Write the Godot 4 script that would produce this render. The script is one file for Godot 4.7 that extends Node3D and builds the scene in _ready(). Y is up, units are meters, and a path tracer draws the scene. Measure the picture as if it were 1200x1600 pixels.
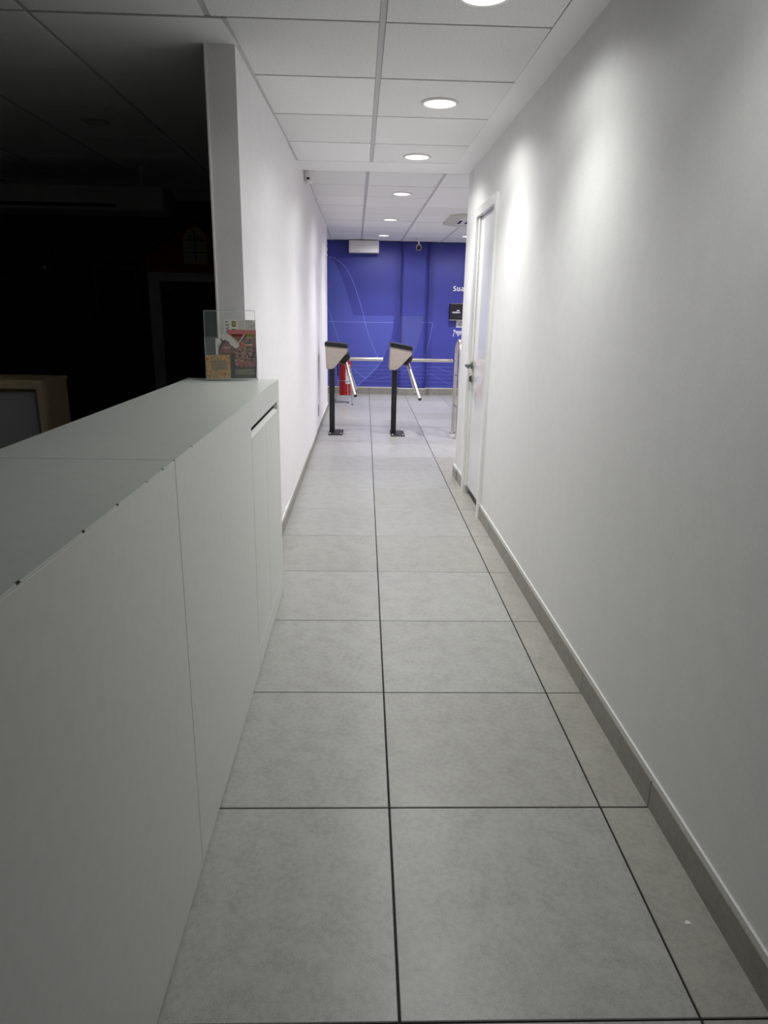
extends Node3D
# ---------------------------------------------------------------- helpers
const CEIL := 2.355       # near ceiling
const CEIL_FAR := 2.41    # ceiling beyond the plaster band
const FAR_Z := -11.54     # blue wall
const TOP := 1.036        # counter top
var taken := {}
var rng := RandomNumberGenerator.new()

func numbered(called: String) -> String:
	if not taken.has(called):
		taken[called] = 0
		return called
	taken[called] += 1
	return "%s_%03d" % [called, taken[called]]

func mb() -> SurfaceTool:
	var st := SurfaceTool.new()
	st.begin(Mesh.PRIMITIVE_TRIANGLES)
	st.set_smooth_group(-1)
	return st

func tri(st: SurfaceTool, a: Vector3, b: Vector3, c: Vector3, n: Vector3) -> void:
	if (a - c).cross(a - b).dot(n) < 0.0:
		st.add_vertex(a); st.add_vertex(c); st.add_vertex(b)
	else:
		st.add_vertex(a); st.add_vertex(b); st.add_vertex(c)

func quad(st: SurfaceTool, a: Vector3, b: Vector3, c: Vector3, d: Vector3, n: Vector3) -> void:
	tri(st, a, b, c, n)
	tri(st, a, c, d, n)

# box between two corners with chamfered edges
func bx(st: SurfaceTool, lo: Vector3, hi: Vector3, c: float = 0.0, turn := Transform3D.IDENTITY) -> void:
	var o := (lo + hi) * 0.5
	var h := (hi - lo) * 0.5
	c = minf(c, minf(h.x, minf(h.y, h.z)) * 0.98)
	var at = func(sx: float, sy: float, sz: float, face: int) -> Vector3:
		var v := Vector3(sx * h.x, sy * h.y, sz * h.z)
		if face != 0: v.x -= sx * c
		if face != 1: v.y -= sy * c
		if face != 2: v.z -= sz * c
		return turn * (o + v)
	var nb := turn.basis
	for s in [-1.0, 1.0]:
		quad(st, at.call(s, -1, -1, 0), at.call(s, 1, -1, 0), at.call(s, 1, 1, 0), at.call(s, -1, 1, 0), nb * Vector3(s, 0, 0))
		quad(st, at.call(-1, s, -1, 1), at.call(1, s, -1, 1), at.call(1, s, 1, 1), at.call(-1, s, 1, 1), nb * Vector3(0, s, 0))
		quad(st, at.call(-1, -1, s, 2), at.call(1, -1, s, 2), at.call(1, 1, s, 2), at.call(-1, 1, s, 2), nb * Vector3(0, 0, s))
	if c <= 0.0: return
	for s in [-1.0, 1.0]:
		for t in [-1.0, 1.0]:
			quad(st, at.call(s, t, -1, 0), at.call(s, t, 1, 0), at.call(s, t, 1, 1), at.call(s, t, -1, 1), nb * Vector3(s, t, 0))
			quad(st, at.call(s, -1, t, 0), at.call(s, 1, t, 0), at.call(s, 1, t, 2), at.call(s, -1, t, 2), nb * Vector3(s, 0, t))
			quad(st, at.call(-1, s, t, 1), at.call(1, s, t, 1), at.call(1, s, t, 2), at.call(-1, s, t, 2), nb * Vector3(0, s, t))
			for u in [-1.0, 1.0]:
				tri(st, at.call(s, t, u, 0), at.call(s, t, u, 1), at.call(s, t, u, 2), nb * Vector3(s, t, u))

# vertical prism on a floor polygon (x, z), from y0 to y1
func prism(st: SurfaceTool, pts: PackedVector2Array, y0: float, y1: float, turn := Transform3D.IDENTITY) -> void:
	var idx := Geometry2D.triangulate_polygon(pts)
	for i in range(0, idx.size(), 3):
		for y in [y0, y1]:
			var v := []
			for k in 3: v.append(turn * Vector3(pts[idx[i + k]].x, y, pts[idx[i + k]].y))
			tri(st, v[0], v[1], v[2], turn.basis * Vector3(0, -1 if y == y0 else 1, 0))
	var area := 0.0
	for i in pts.size(): area += pts[i].cross(pts[(i + 1) % pts.size()])
	for i in pts.size():
		var a := pts[i]
		var b := pts[(i + 1) % pts.size()]
		var e := b - a
		var n := Vector3(e.y, 0, -e.x) * signf(area)
		quad(st, turn * Vector3(a.x, y0, a.y), turn * Vector3(b.x, y0, b.y), turn * Vector3(b.x, y1, b.y), turn * Vector3(a.x, y1, a.y), turn.basis * n)

# outline in x, y pushed from z0 to z1
func extrude(st: SurfaceTool, pts: PackedVector2Array, z0: float, z1: float, turn := Transform3D.IDENTITY) -> void:
	prism(st, pts, -z1, -z0, turn * Transform3D(Basis(Vector3(1, 0, 0), Vector3(0, 0, -1), Vector3(0, 1, 0)), Vector3.ZERO))

# profile of (radius, height) turned round the y axis of "turn"
func lathe(st: SurfaceTool, prof: Array, turn := Transform3D.IDENTITY, n := 32, smooth := true) -> void:
	for j in prof.size() - 1:
		var p: Vector2 = prof[j]
		var q: Vector2 = prof[j + 1]
		st.set_smooth_group(j + 1 if smooth else -1)
		var e := q - p
		var out := Vector2(e.y, -e.x)
		for i in n:
			var a := TAU * i / n
			var b := TAU * (i + 1) / n
			var m := (a + b) * 0.5
			var nn := turn.basis * Vector3(out.x * cos(m), out.y, out.x * sin(m))
			var p0 := turn * Vector3(p.x * cos(a), p.y, p.x * sin(a))
			var p1 := turn * Vector3(p.x * cos(b), p.y, p.x * sin(b))
			var q0 := turn * Vector3(q.x * cos(a), q.y, q.x * sin(a))
			var q1 := turn * Vector3(q.x * cos(b), q.y, q.x * sin(b))
			if q.x > 0.00001: tri(st, p0, q0, q1, nn)
			if p.x > 0.00001: tri(st, p0, q1, p1, nn)
	st.set_smooth_group(-1)

# round bar along a path
func tube(st: SurfaceTool, path: Array, r: float, n := 14, caps := true) -> void:
	var rings := []
	var up := Vector3.UP
	for i in path.size():
		var d: Vector3
		if i == 0: d = path[1] - path[0]
		elif i == path.size() - 1: d = path[i] - path[i - 1]
		else: d = (path[i] - path[i - 1]).normalized() + (path[i + 1] - path[i]).normalized()
		d = d.normalized()
		if i == 0 and absf(d.dot(up)) > 0.95: up = Vector3.RIGHT
		var s := up.cross(d).normalized()
		up = d.cross(s).normalized()
		var ring := []
		for k in n:
			var a := TAU * k / n
			ring.append(path[i] + (s * cos(a) + up * sin(a)) * r)
		rings.append(ring)
	st.set_smooth_group(1)
	for i in path.size() - 1:
		var mid: Vector3 = (path[i] + path[i + 1]) * 0.5
		for k in n:
			var a: Vector3 = rings[i][k]
			var b: Vector3 = rings[i][(k + 1) % n]
			var c: Vector3 = rings[i + 1][(k + 1) % n]
			var d: Vector3 = rings[i + 1][k]
			quad(st, a, b, c, d, (a + b + c + d) * 0.25 - mid)
	st.set_smooth_group(-1)
	if caps:
		for e in [0, path.size() - 1]:
			var out: Vector3 = path[0] - path[1] if e == 0 else path[e] - path[e - 1]
			for k in n: tri(st, path[e], rings[e][k], rings[e][(k + 1) % n], out)

func turned(at: Vector3, axis: Vector3) -> Transform3D:   # y axis of the result points along "axis"
	var y := axis.normalized()
	var x := y.cross(Vector3.FORWARD if absf(y.z) < 0.9 else Vector3.RIGHT).normalized()
	return Transform3D(Basis(x, y, x.cross(y)), at)

func done(st: SurfaceTool) -> ArrayMesh:
	st.generate_normals()
	return st.commit()

func mesh_at(called: String, mesh: Mesh, m: Material, parent: Node = self) -> MeshInstance3D:
	var o := MeshInstance3D.new()
	o.mesh = mesh
	o.material_override = m
	o.name = numbered(called) if parent == self else called
	o.cast_shadow = GeometryInstance3D.SHADOW_CASTING_SETTING_ON
	parent.add_child(o, true)
	return o

func obj(called: String, st: SurfaceTool, m: Material, parent: Node = self) -> MeshInstance3D:
	return mesh_at(called, done(st), m, parent)

func struct(called: String, st: SurfaceTool, m: Material) -> MeshInstance3D:
	var o := obj(called, st, m)
	o.set_meta("kind", "structure")
	return o

func tag(o: Node, label: String, category: String, group := "") -> Node:
	o.set_meta("label", label)
	o.set_meta("category", category)
	if group != "": o.set_meta("group", group)
	return o

func thing(called: String, label: String, category: String, at := Vector3.ZERO, turn := 0.0, group := "") -> Node3D:
	var o := Node3D.new()
	o.name = numbered(called)
	add_child(o)
	o.position = at
	o.rotation.y = turn
	tag(o, label, category, group)
	return o

# ---------------------------------------------------------------- materials
func mat(c: Color, rough := 0.6, metal := 0.0) -> StandardMaterial3D:
	var m := StandardMaterial3D.new()
	m.albedo_color = c
	m.roughness = rough
	m.metallic = metal
	return m

func grey(v: float) -> Color: return Color(v, v, v)

# mottled tile of noise that repeats without a seam: light and dark values round 0.96
func noise_tex(size: int, seed_: int, freqs: Array, amps: Array) -> ImageTexture:
	var im := Image.create(size, size, true, Image.FORMAT_RGB8)
	var layers := []
	for i in freqs.size():
		var n := FastNoiseLite.new()
		n.noise_type = FastNoiseLite.TYPE_SIMPLEX_SMOOTH
		n.seed = seed_ + i
		n.fractal_octaves = 3
		n.frequency = freqs[i]
		layers.append(n.get_seamless_image(size, size))
	for y in size:
		for x in size:
			var v := 0.96
			for i in layers.size(): v += amps[i] * (layers[i].get_pixel(x, y).r - 0.5) * 2.0
			v = clampf(v, 0.0, 1.0)
			im.set_pixel(x, y, Color(v, v, v))
	im.generate_mipmaps()
	return ImageTexture.create_from_image(im)

func on_world(m: StandardMaterial3D, tex: Texture2D, scale: float) -> StandardMaterial3D:
	m.albedo_texture = tex
	m.uv1_triplanar = true
	m.uv1_world_triplanar = true
	m.uv1_scale = Vector3.ONE * scale
	return m

func print_mat(im: Image, rough := 0.4) -> StandardMaterial3D:
	im.generate_mipmaps()
	var m := mat(Color(1, 1, 1), rough)
	m.albedo_texture = ImageTexture.create_from_image(im)
	return m

# sheet of paper or board with a print on its front (+z), centred on x, standing on y = 0
func sheet(called: String, w: float, h: float, thick: float, m: Material, parent: Node, outline := PackedVector2Array()) -> MeshInstance3D:
	var st := mb()
	var pts := outline
	if pts.is_empty(): pts = PackedVector2Array([Vector2(-w / 2, 0), Vector2(w / 2, 0), Vector2(w / 2, h), Vector2(-w / 2, h)])
	var idx := Geometry2D.triangulate_polygon(pts)
	for z in [0.0, thick]:
		for i in range(0, idx.size(), 3):
			var v := []
			for k in 3: v.append(pts[idx[i + k]])
			if ((v[1] - v[0]).cross(v[2] - v[0]) > 0.0) == (z > 0.0): v = [v[0], v[2], v[1]]
			for q in v:
				st.set_uv(Vector2(q.x / w + 0.5, 1.0 - q.y / h))
				st.add_vertex(Vector3(q.x, q.y, z))
	for i in pts.size():
		var a := pts[i]
		var b := pts[(i + 1) % pts.size()]
		st.set_uv(Vector2(a.x / w + 0.5, 1.0 - a.y / h))
		quad(st, Vector3(a.x, a.y, 0), Vector3(b.x, b.y, 0), Vector3(b.x, b.y, thick), Vector3(a.x, a.y, thick), Vector3((b - a).y, -(b - a).x, 0))
	return obj(called, st, m, parent)

# picture helpers
func line_on(im: Image, pts: Array, width: float, c: Color) -> void:
	for i in pts.size() - 1:
		var a: Vector2 = pts[i]
		var b: Vector2 = pts[i + 1]
		for y in range(maxi(0, int(minf(a.y, b.y) - width - 1)), mini(im.get_height(), int(maxf(a.y, b.y) + width + 2))):
			for x in range(maxi(0, int(minf(a.x, b.x) - width - 1)), mini(im.get_width(), int(maxf(a.x, b.x) + width + 2))):
				var p := Vector2(x + 0.5, y + 0.5)
				var d := p.distance_to(Geometry2D.get_closest_point_to_segment(p, a, b))
				var k := clampf(width * 0.5 + 0.5 - d, 0.0, 1.0) * c.a
				if k > 0.0: im.set_pixel(x, y, im.get_pixel(x, y).lerp(Color(c.r, c.g, c.b), k))

func fill_on(im: Image, poly: PackedVector2Array, c: Color) -> void:
	var r := Rect2(poly[0], Vector2.ZERO)
	for p in poly: r = r.expand(p)
	for y in range(maxi(0, int(r.position.y)), mini(im.get_height(), int(r.end.y) + 1)):
		for x in range(maxi(0, int(r.position.x)), mini(im.get_width(), int(r.end.x) + 1)):
			if Geometry2D.is_point_in_polygon(Vector2(x + 0.5, y + 0.5), poly):
				im.set_pixel(x, y, im.get_pixel(x, y).lerp(Color(c.r, c.g, c.b), c.a))

func disc_on(im: Image, at: Vector2, rx: float, ry: float, c: Color) -> void:
	var poly := PackedVector2Array()
	for i in 28: poly.append(at + Vector2(rx * cos(TAU * i / 28), ry * sin(TAU * i / 28)))
	fill_on(im, poly, c)

func smooth(pts: Array) -> Array:
	var out := []
	for i in pts.size() - 1:
		var p0: Vector2 = pts[maxi(i - 1, 0)]
		var p3: Vector2 = pts[mini(i + 2, pts.size() - 1)]
		for k in 6: out.append(pts[i].cubic_interpolate(pts[i + 1], p0, p3, k / 6.0))
	out.append(pts[-1])
	return out

# x of the right-hand wall's face, which runs a little askew
func rw(z: float) -> float: return 0.846 + 0.0113 * z

# ---------------------------------------------------------------- scene
func _ready() -> void:
	rng.seed = 41
	# camera, surroundings, lamps' strength
	var cam := Camera3D.new()
	cam.name = "camera"
	cam.position = Vector3(0, 1.3361, 0)
	cam.rotation = Vector3(-0.2878, -0.0325, 0.0199)
	cam.fov = rad_to_deg(2.0 * atan(800.0 / 1056.82))
	cam.near = 0.03
	cam.current = true
	add_child(cam)
	var env := Environment.new()
	env.background_mode = Environment.BG_COLOR
	env.background_color = Color(0, 0, 0)
	env.tonemap_mode = Environment.TONE_MAPPER_LINEAR
	env.tonemap_exposure = 1.0
	env.sdfgi_enabled = true
	env.ssao_enabled = true
	env.ssil_enabled = true
	var we := WorldEnvironment.new()
	we.name = "surroundings"
	we.environment = env
	add_child(we)
	build_materials()
	build_lamps()
	build_shell()
	build_floor()
	build_ceiling()
	build_door()
	build_counter()
	build_turnstiles()
	build_far_things()
	build_holder()
	build_dark_room()

var M := {}
func build_materials() -> void:
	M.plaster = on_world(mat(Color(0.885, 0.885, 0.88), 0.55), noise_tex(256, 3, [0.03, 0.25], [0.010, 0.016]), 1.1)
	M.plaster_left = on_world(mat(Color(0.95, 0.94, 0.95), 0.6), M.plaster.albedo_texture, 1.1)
	M.ceiling_plaster = mat(Color(0.92, 0.92, 0.92), 0.8)
	var ct := noise_tex(256, 19, [0.12, 0.4], [0.03, 0.05])
	M.ceiling_tile = []
	for v in [0.93, 0.945, 0.96]: M.ceiling_tile.append(on_world(mat(Color(v, v, v), 0.9), ct, 2.5))
	M.rail = mat(Color(0.76, 0.76, 0.76), 0.5)
	M.void_ = mat(Color(0.12, 0.12, 0.12), 0.9)
	var ft := noise_tex(512, 7, [0.012, 0.06, 0.45], [0.05, 0.06, 0.16])
	M.tile = []
	for c in [Color(0.605, 0.605, 0.59), Color(0.62, 0.62, 0.605), Color(0.595, 0.593, 0.572)]:
		var m := on_world(mat(c, 0.36), ft, 1.35)
		m.metallic_specular = 0.5
		M.tile.append(m)
	M.tile_edge = on_world(mat(Color(0.593, 0.588, 0.558), 0.36), ft, 1.35)
	M.skirting = on_world(mat(Color(0.56, 0.55, 0.52), 0.4), ft, 1.35)
	M.grout = mat(Color(0.13, 0.12, 0.115), 0.9)
	M.paint_line = mat(Color(0.80, 0.80, 0.79), 0.7)
	M.white_lacquer = mat(Color(0.88, 0.88, 0.87), 0.16)
	M.white_gloss = mat(Color(0.86, 0.86, 0.87), 0.07)
	M.laminate = on_world(mat(Color(0.835, 0.84, 0.825), 0.42), noise_tex(256, 31, [0.03, 0.5], [0.012, 0.025]), 3.0)
	M.laminate_top = on_world(mat(Color(0.83, 0.85, 0.825), 0.36), M.laminate.albedo_texture, 3.0)
	M.gap = mat(Color(0.05, 0.05, 0.045), 0.9)
	M.black = mat(Color(0.035, 0.035, 0.045), 0.38)
	M.black_matte = mat(Color(0.012, 0.012, 0.016), 0.5)
	M.steel = mat(Color(0.80, 0.78, 0.76), 0.24, 1.0)
	M.steel_dull = mat(Color(0.48, 0.46, 0.45), 0.55, 1.0)
	M.dark_steel = mat(Color(0.42, 0.42, 0.41), 0.25, 1.0)
	M.chrome = mat(Color(0.82, 0.82, 0.82), 0.12, 1.0)
	M.brushed = on_world(mat(Color(0.70, 0.66, 0.62), 0.45, 0.35), noise_tex(128, 77, [0.02, 0.6], [0.02, 0.05]), 4.0)
	M.red = mat(Color(0.62, 0.03, 0.05), 0.3)
	M.white_plastic = mat(Color(0.88, 0.87, 0.87), 0.4)
	M.cream_plastic = mat(Color(0.80, 0.79, 0.74), 0.45)
	M.blue = mat(Color(0.2, 0.21, 0.5), 0.5)
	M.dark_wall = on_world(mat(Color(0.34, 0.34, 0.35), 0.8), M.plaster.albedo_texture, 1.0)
	M.dark_floor = mat(Color(0.74, 0.74, 0.73), 0.6)
	M.dark_ceiling = mat(Color(0.42, 0.42, 0.43), 0.9)
	M.text_white = mat(Color(0.93, 0.93, 0.95), 0.5)

# ---------------------------------------------------------------- lamps
func downlight(at: Vector3, label: String, energy: float, tint: Color) -> void:
	var t := thing("ceiling_downlight", label, "ceiling light", at, 0.0, "round ceiling downlights")
	var st := mb()
	lathe(st, [Vector2(0.079, 0.0), Vector2(0.079, -0.006), Vector2(0.084, -0.010), Vector2(0.092, -0.009), Vector2(0.0955, -0.004), Vector2(0.0955, 0.0)], Transform3D.IDENTITY, 48)
	obj("trim_ring", st, M.white_plastic, t)
	st = mb()
	lathe(st, [Vector2(0.0, -0.0065), Vector2(0.04, -0.006), Vector2(0.0785, -0.004), Vector2(0.0785, 0.0), Vector2(0.0, 0.0)], Transform3D.IDENTITY, 48)
	var gm := mat(Color(0.9, 0.9, 0.9), 0.5)
	gm.emission_enabled = true
	gm.emission = tint
	gm.emission_energy_multiplier = 2.2
	obj("diffuser", st, gm, t)
	# the reflector throws a narrow strong beam and a wide weak one
	for q in [[80.0, 0.45, 0.27], [58.0, 1.0, 1.25]]:
		var l := SpotLight3D.new()
		l.name = "downlight_beam"
		l.position = Vector3(0, -0.016, 0)
		l.rotation.x = -PI / 2 + (0.16 if q[0] > 70.0 else 0.0)
		l.spot_angle = q[0]
		l.spot_angle_attenuation = q[1]
		l.spot_range = 14.0
		l.spot_attenuation = 2.0
		l.light_size = 0.078
		l.light_color = tint
		l.light_energy = energy * q[2]
		l.shadow_enabled = true
		t.add_child(l, true)

func build_lamps() -> void:
	var e := 2.4
	var near := Color(1.0, 1.0, 0.992)
	var far := Color(1.0, 0.985, 1.01)
	downlight(Vector3(0.40, CEIL, -1.40), "lit round downlight overhead, just above the top edge of the view", e * 0.28, near)
	downlight(Vector3(0.387, CEIL, -2.632), "lit round downlight cut by the top edge of the picture", e * 0.62, near)
	downlight(Vector3(0.367, CEIL, -3.859), "large lit round downlight in the second tile row from the top of the picture", e * 0.9, near)
	downlight(Vector3(0.343, CEIL, -5.098), "lit round downlight just before the plain plaster band across the ceiling", e, near)
	downlight(Vector3(0.336, CEIL_FAR, -6.971), "lit round downlight just beyond the plain plaster band across the ceiling", e * 1.4, far)
	downlight(Vector3(0.293, CEIL_FAR, -8.851), "lit round downlight between the two others beyond the plaster band", e * 1.4, far)
	downlight(Vector3(0.265, CEIL_FAR, -10.637), "small lit round downlight nearest the blue wall, above the white box", e * 1.4, far)
	downlight(Vector3(1.475, CEIL_FAR, -10.507), "lit round downlight half hidden behind the right wall corner by the blue wall", e * 1.4, far)
	downlight(Vector3(1.475, CEIL_FAR, -8.75), "lit round downlight behind the right wall beside the ceiling cassette", e * 1.4, far)
	downlight(Vector3(1.475, CEIL_FAR, -7.0), "lit round downlight hidden behind the right wall above the guard rail", e * 1.4, far)

# ---------------------------------------------------------------- shell
func build_shell() -> void:
	var st := mb()
	# right wall: near stretch, stretch beyond the door, lintel
	prism(st, PackedVector2Array([Vector2(rw(2.2), 2.2), Vector2(rw(2.2) + 0.15, 2.2), Vector2(rw(-4.43) + 0.15, -4.43), Vector2(rw(-4.43), -4.43)]), 0.0, CEIL + 0.1)
	prism(st, PackedVector2Array([Vector2(rw(-5.10), -5.10), Vector2(rw(-5.10) + 0.15, -5.10), Vector2(rw(-5.615) + 0.15, -5.615), Vector2(rw(-5.615), -5.615)]), 0.0, CEIL + 0.1)
	prism(st, PackedVector2Array([Vector2(rw(-4.43), -4.43), Vector2(rw(-4.43) + 0.15, -4.43), Vector2(rw(-5.10) + 0.15, -5.10), Vector2(rw(-5.10), -5.10)]), 1.995, CEIL + 0.1)
	struct("wall_right", st, M.plaster)
	# slightly proud corner strip at the end of the right wall
	st = mb()
	prism(st, PackedVector2Array([Vector2(rw(-5.45) - 0.002, -5.45), Vector2(rw(-5.45) + 0.15, -5.45), Vector2(rw(-5.625) + 0.16, -5.625), Vector2(rw(-5.625) - 0.002, -5.625)]), 0.0, CEIL)
	struct("trim_1", st, M.plaster)
	# left wall with its end towards the counter, and the stretch after the small step
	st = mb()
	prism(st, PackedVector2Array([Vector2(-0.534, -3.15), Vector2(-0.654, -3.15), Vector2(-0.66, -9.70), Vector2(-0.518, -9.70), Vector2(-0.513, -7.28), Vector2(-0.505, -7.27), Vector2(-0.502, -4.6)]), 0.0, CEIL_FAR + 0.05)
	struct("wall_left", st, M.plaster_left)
	st = mb()
	bx(st, Vector3(-0.660, TOP, -3.152), Vector3(-0.650, CEIL, -3.145), 0.002)
	struct("trim_2", st, M.white_plastic)
	# blue printed wall, painted with a flat mural
	build_blue_wall()
	# closing walls that the photograph only implies
	st = mb()
	bx(st, Vector3(2.3, 0, FAR_Z - 0.15), Vector3(2.45, CEIL_FAR + 0.05, -5.6))
	struct("wall_right_far", st, M.plaster)
	st = mb()
	prism(st, PackedVector2Array([Vector2(0.94, -5.60), Vector2(2.45, -5.60), Vector2(2.45, -5.74), Vector2(0.94, -5.74)]), 0.0, CEIL_FAR + 0.05)
	struct("wall_right_return", st, M.plaster)
	st = mb()
	bx(st, Vector3(-1.65, 0, FAR_Z - 0.15), Vector3(-1.5, CEIL_FAR + 0.05, -9.55))
	bx(st, Vector3(-1.65, 0, -9.70), Vector3(-0.655, CEIL_FAR + 0.05, -9.55))
	struct("wall_left_far", st, M.plaster)
	st = mb()
	bx(st, Vector3(-5.1, 0, 2.2), Vector3(1.1, CEIL + 0.1, 2.35))
	struct("wall_front", st, M.plaster)
	st = mb()
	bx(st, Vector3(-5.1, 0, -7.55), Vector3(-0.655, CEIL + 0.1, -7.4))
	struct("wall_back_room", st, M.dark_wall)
	st = mb()
	bx(st, Vector3(-5.1, 0, -7.5), Vector3(-4.95, CEIL + 0.1, 2.3))
	struct("wall_left_room", st, M.plaster)
	# skirting tiles, one by one, each with the thin line of paint above it
	skirting("baseboard_right", func(z: float) -> float: return rw(z), -1.0, [[1.4, -4.395]], 0.088)
	skirting("baseboard_right_end", func(z: float) -> float: return rw(z), -1.0, [[-5.155, -5.445]], 0.088)
	skirting("baseboard_right_corner", func(z: float) -> float: return rw(z) - 0.006, -1.0, [[-5.452, -5.66]], 0.088)
	skirting("baseboard_left", func(z: float) -> float: return lerpf(-0.513, -0.502, clampf((z + 7.27) / 2.6, 0.0, 1.0)) if z > -7.27 else -0.517, 1.0, [[-3.2, -7.262], [-7.282, -9.71]], 0.075)

# skirting tiles standing on the floor against a face that looks along x
func skirting(called: String, face: Callable, side: float, runs: Array, high: float) -> void:
	var root: MeshInstance3D
	var line := mb()
	for run in runs:
		var a: float = face.call(run[0])
		var b: float = face.call(run[1])
		var w := 0.0065
		prism(line, PackedVector2Array([Vector2(a - side * 0.004, run[0]), Vector2(a + side * w, run[0]), Vector2(b + side * w, run[1]), Vector2(b - side * 0.004, run[1])]), high - 0.004, high + 0.012)
	root = struct(called, line, M.paint_line)
	for run in runs:
		var z: float = run[0]
		while z > run[1] + 0.01:
			var k := floorf((z - 0.2145 - 0.001) / 0.6)
			var nz: float = maxf(run[1], k * 0.6 + 0.2145)
			if z - nz > 0.015:
				var st := mb()
				var x0: float = face.call(z)
				var x1: float = face.call(nz)
				var g := 0.0015
				prism(st, PackedVector2Array([Vector2(x0 - side * 0.004, z - g), Vector2(x0 + side * 0.010, z - g), Vector2(x1 + side * 0.010, nz + g), Vector2(x1 - side * 0.004, nz + g)]), 0.0, high - 0.004)
				obj("skirting_tile", st, M.skirting, root)
			z = nz

# ---------------------------------------------------------------- blue wall
const MX0 := -1.6
const MX1 := 2.4
const PIX := 240.0
func mural_px(x: float, y: float) -> Vector2: return Vector2((x - MX0) * PIX, (CEIL_FAR - y) * PIX)

# from a place on the photograph's blue wall (measured there) to metres on that wall
func wall_xy(u: float, v: float) -> Vector2:
	return Vector2(lerpf(-0.594, 1.6, (u - 513.5 + (v - 377.0) * 0.004) / 214.5), 2.405 - (v - 377.0 - (u - 513.0) * 0.018) * 0.01012)

func mural(pts: Array) -> Array:
	var out := []
	for p in pts:
		var w := wall_xy(p[0], p[1])
		out.append(mural_px(w.x, w.y))
	return out

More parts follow.
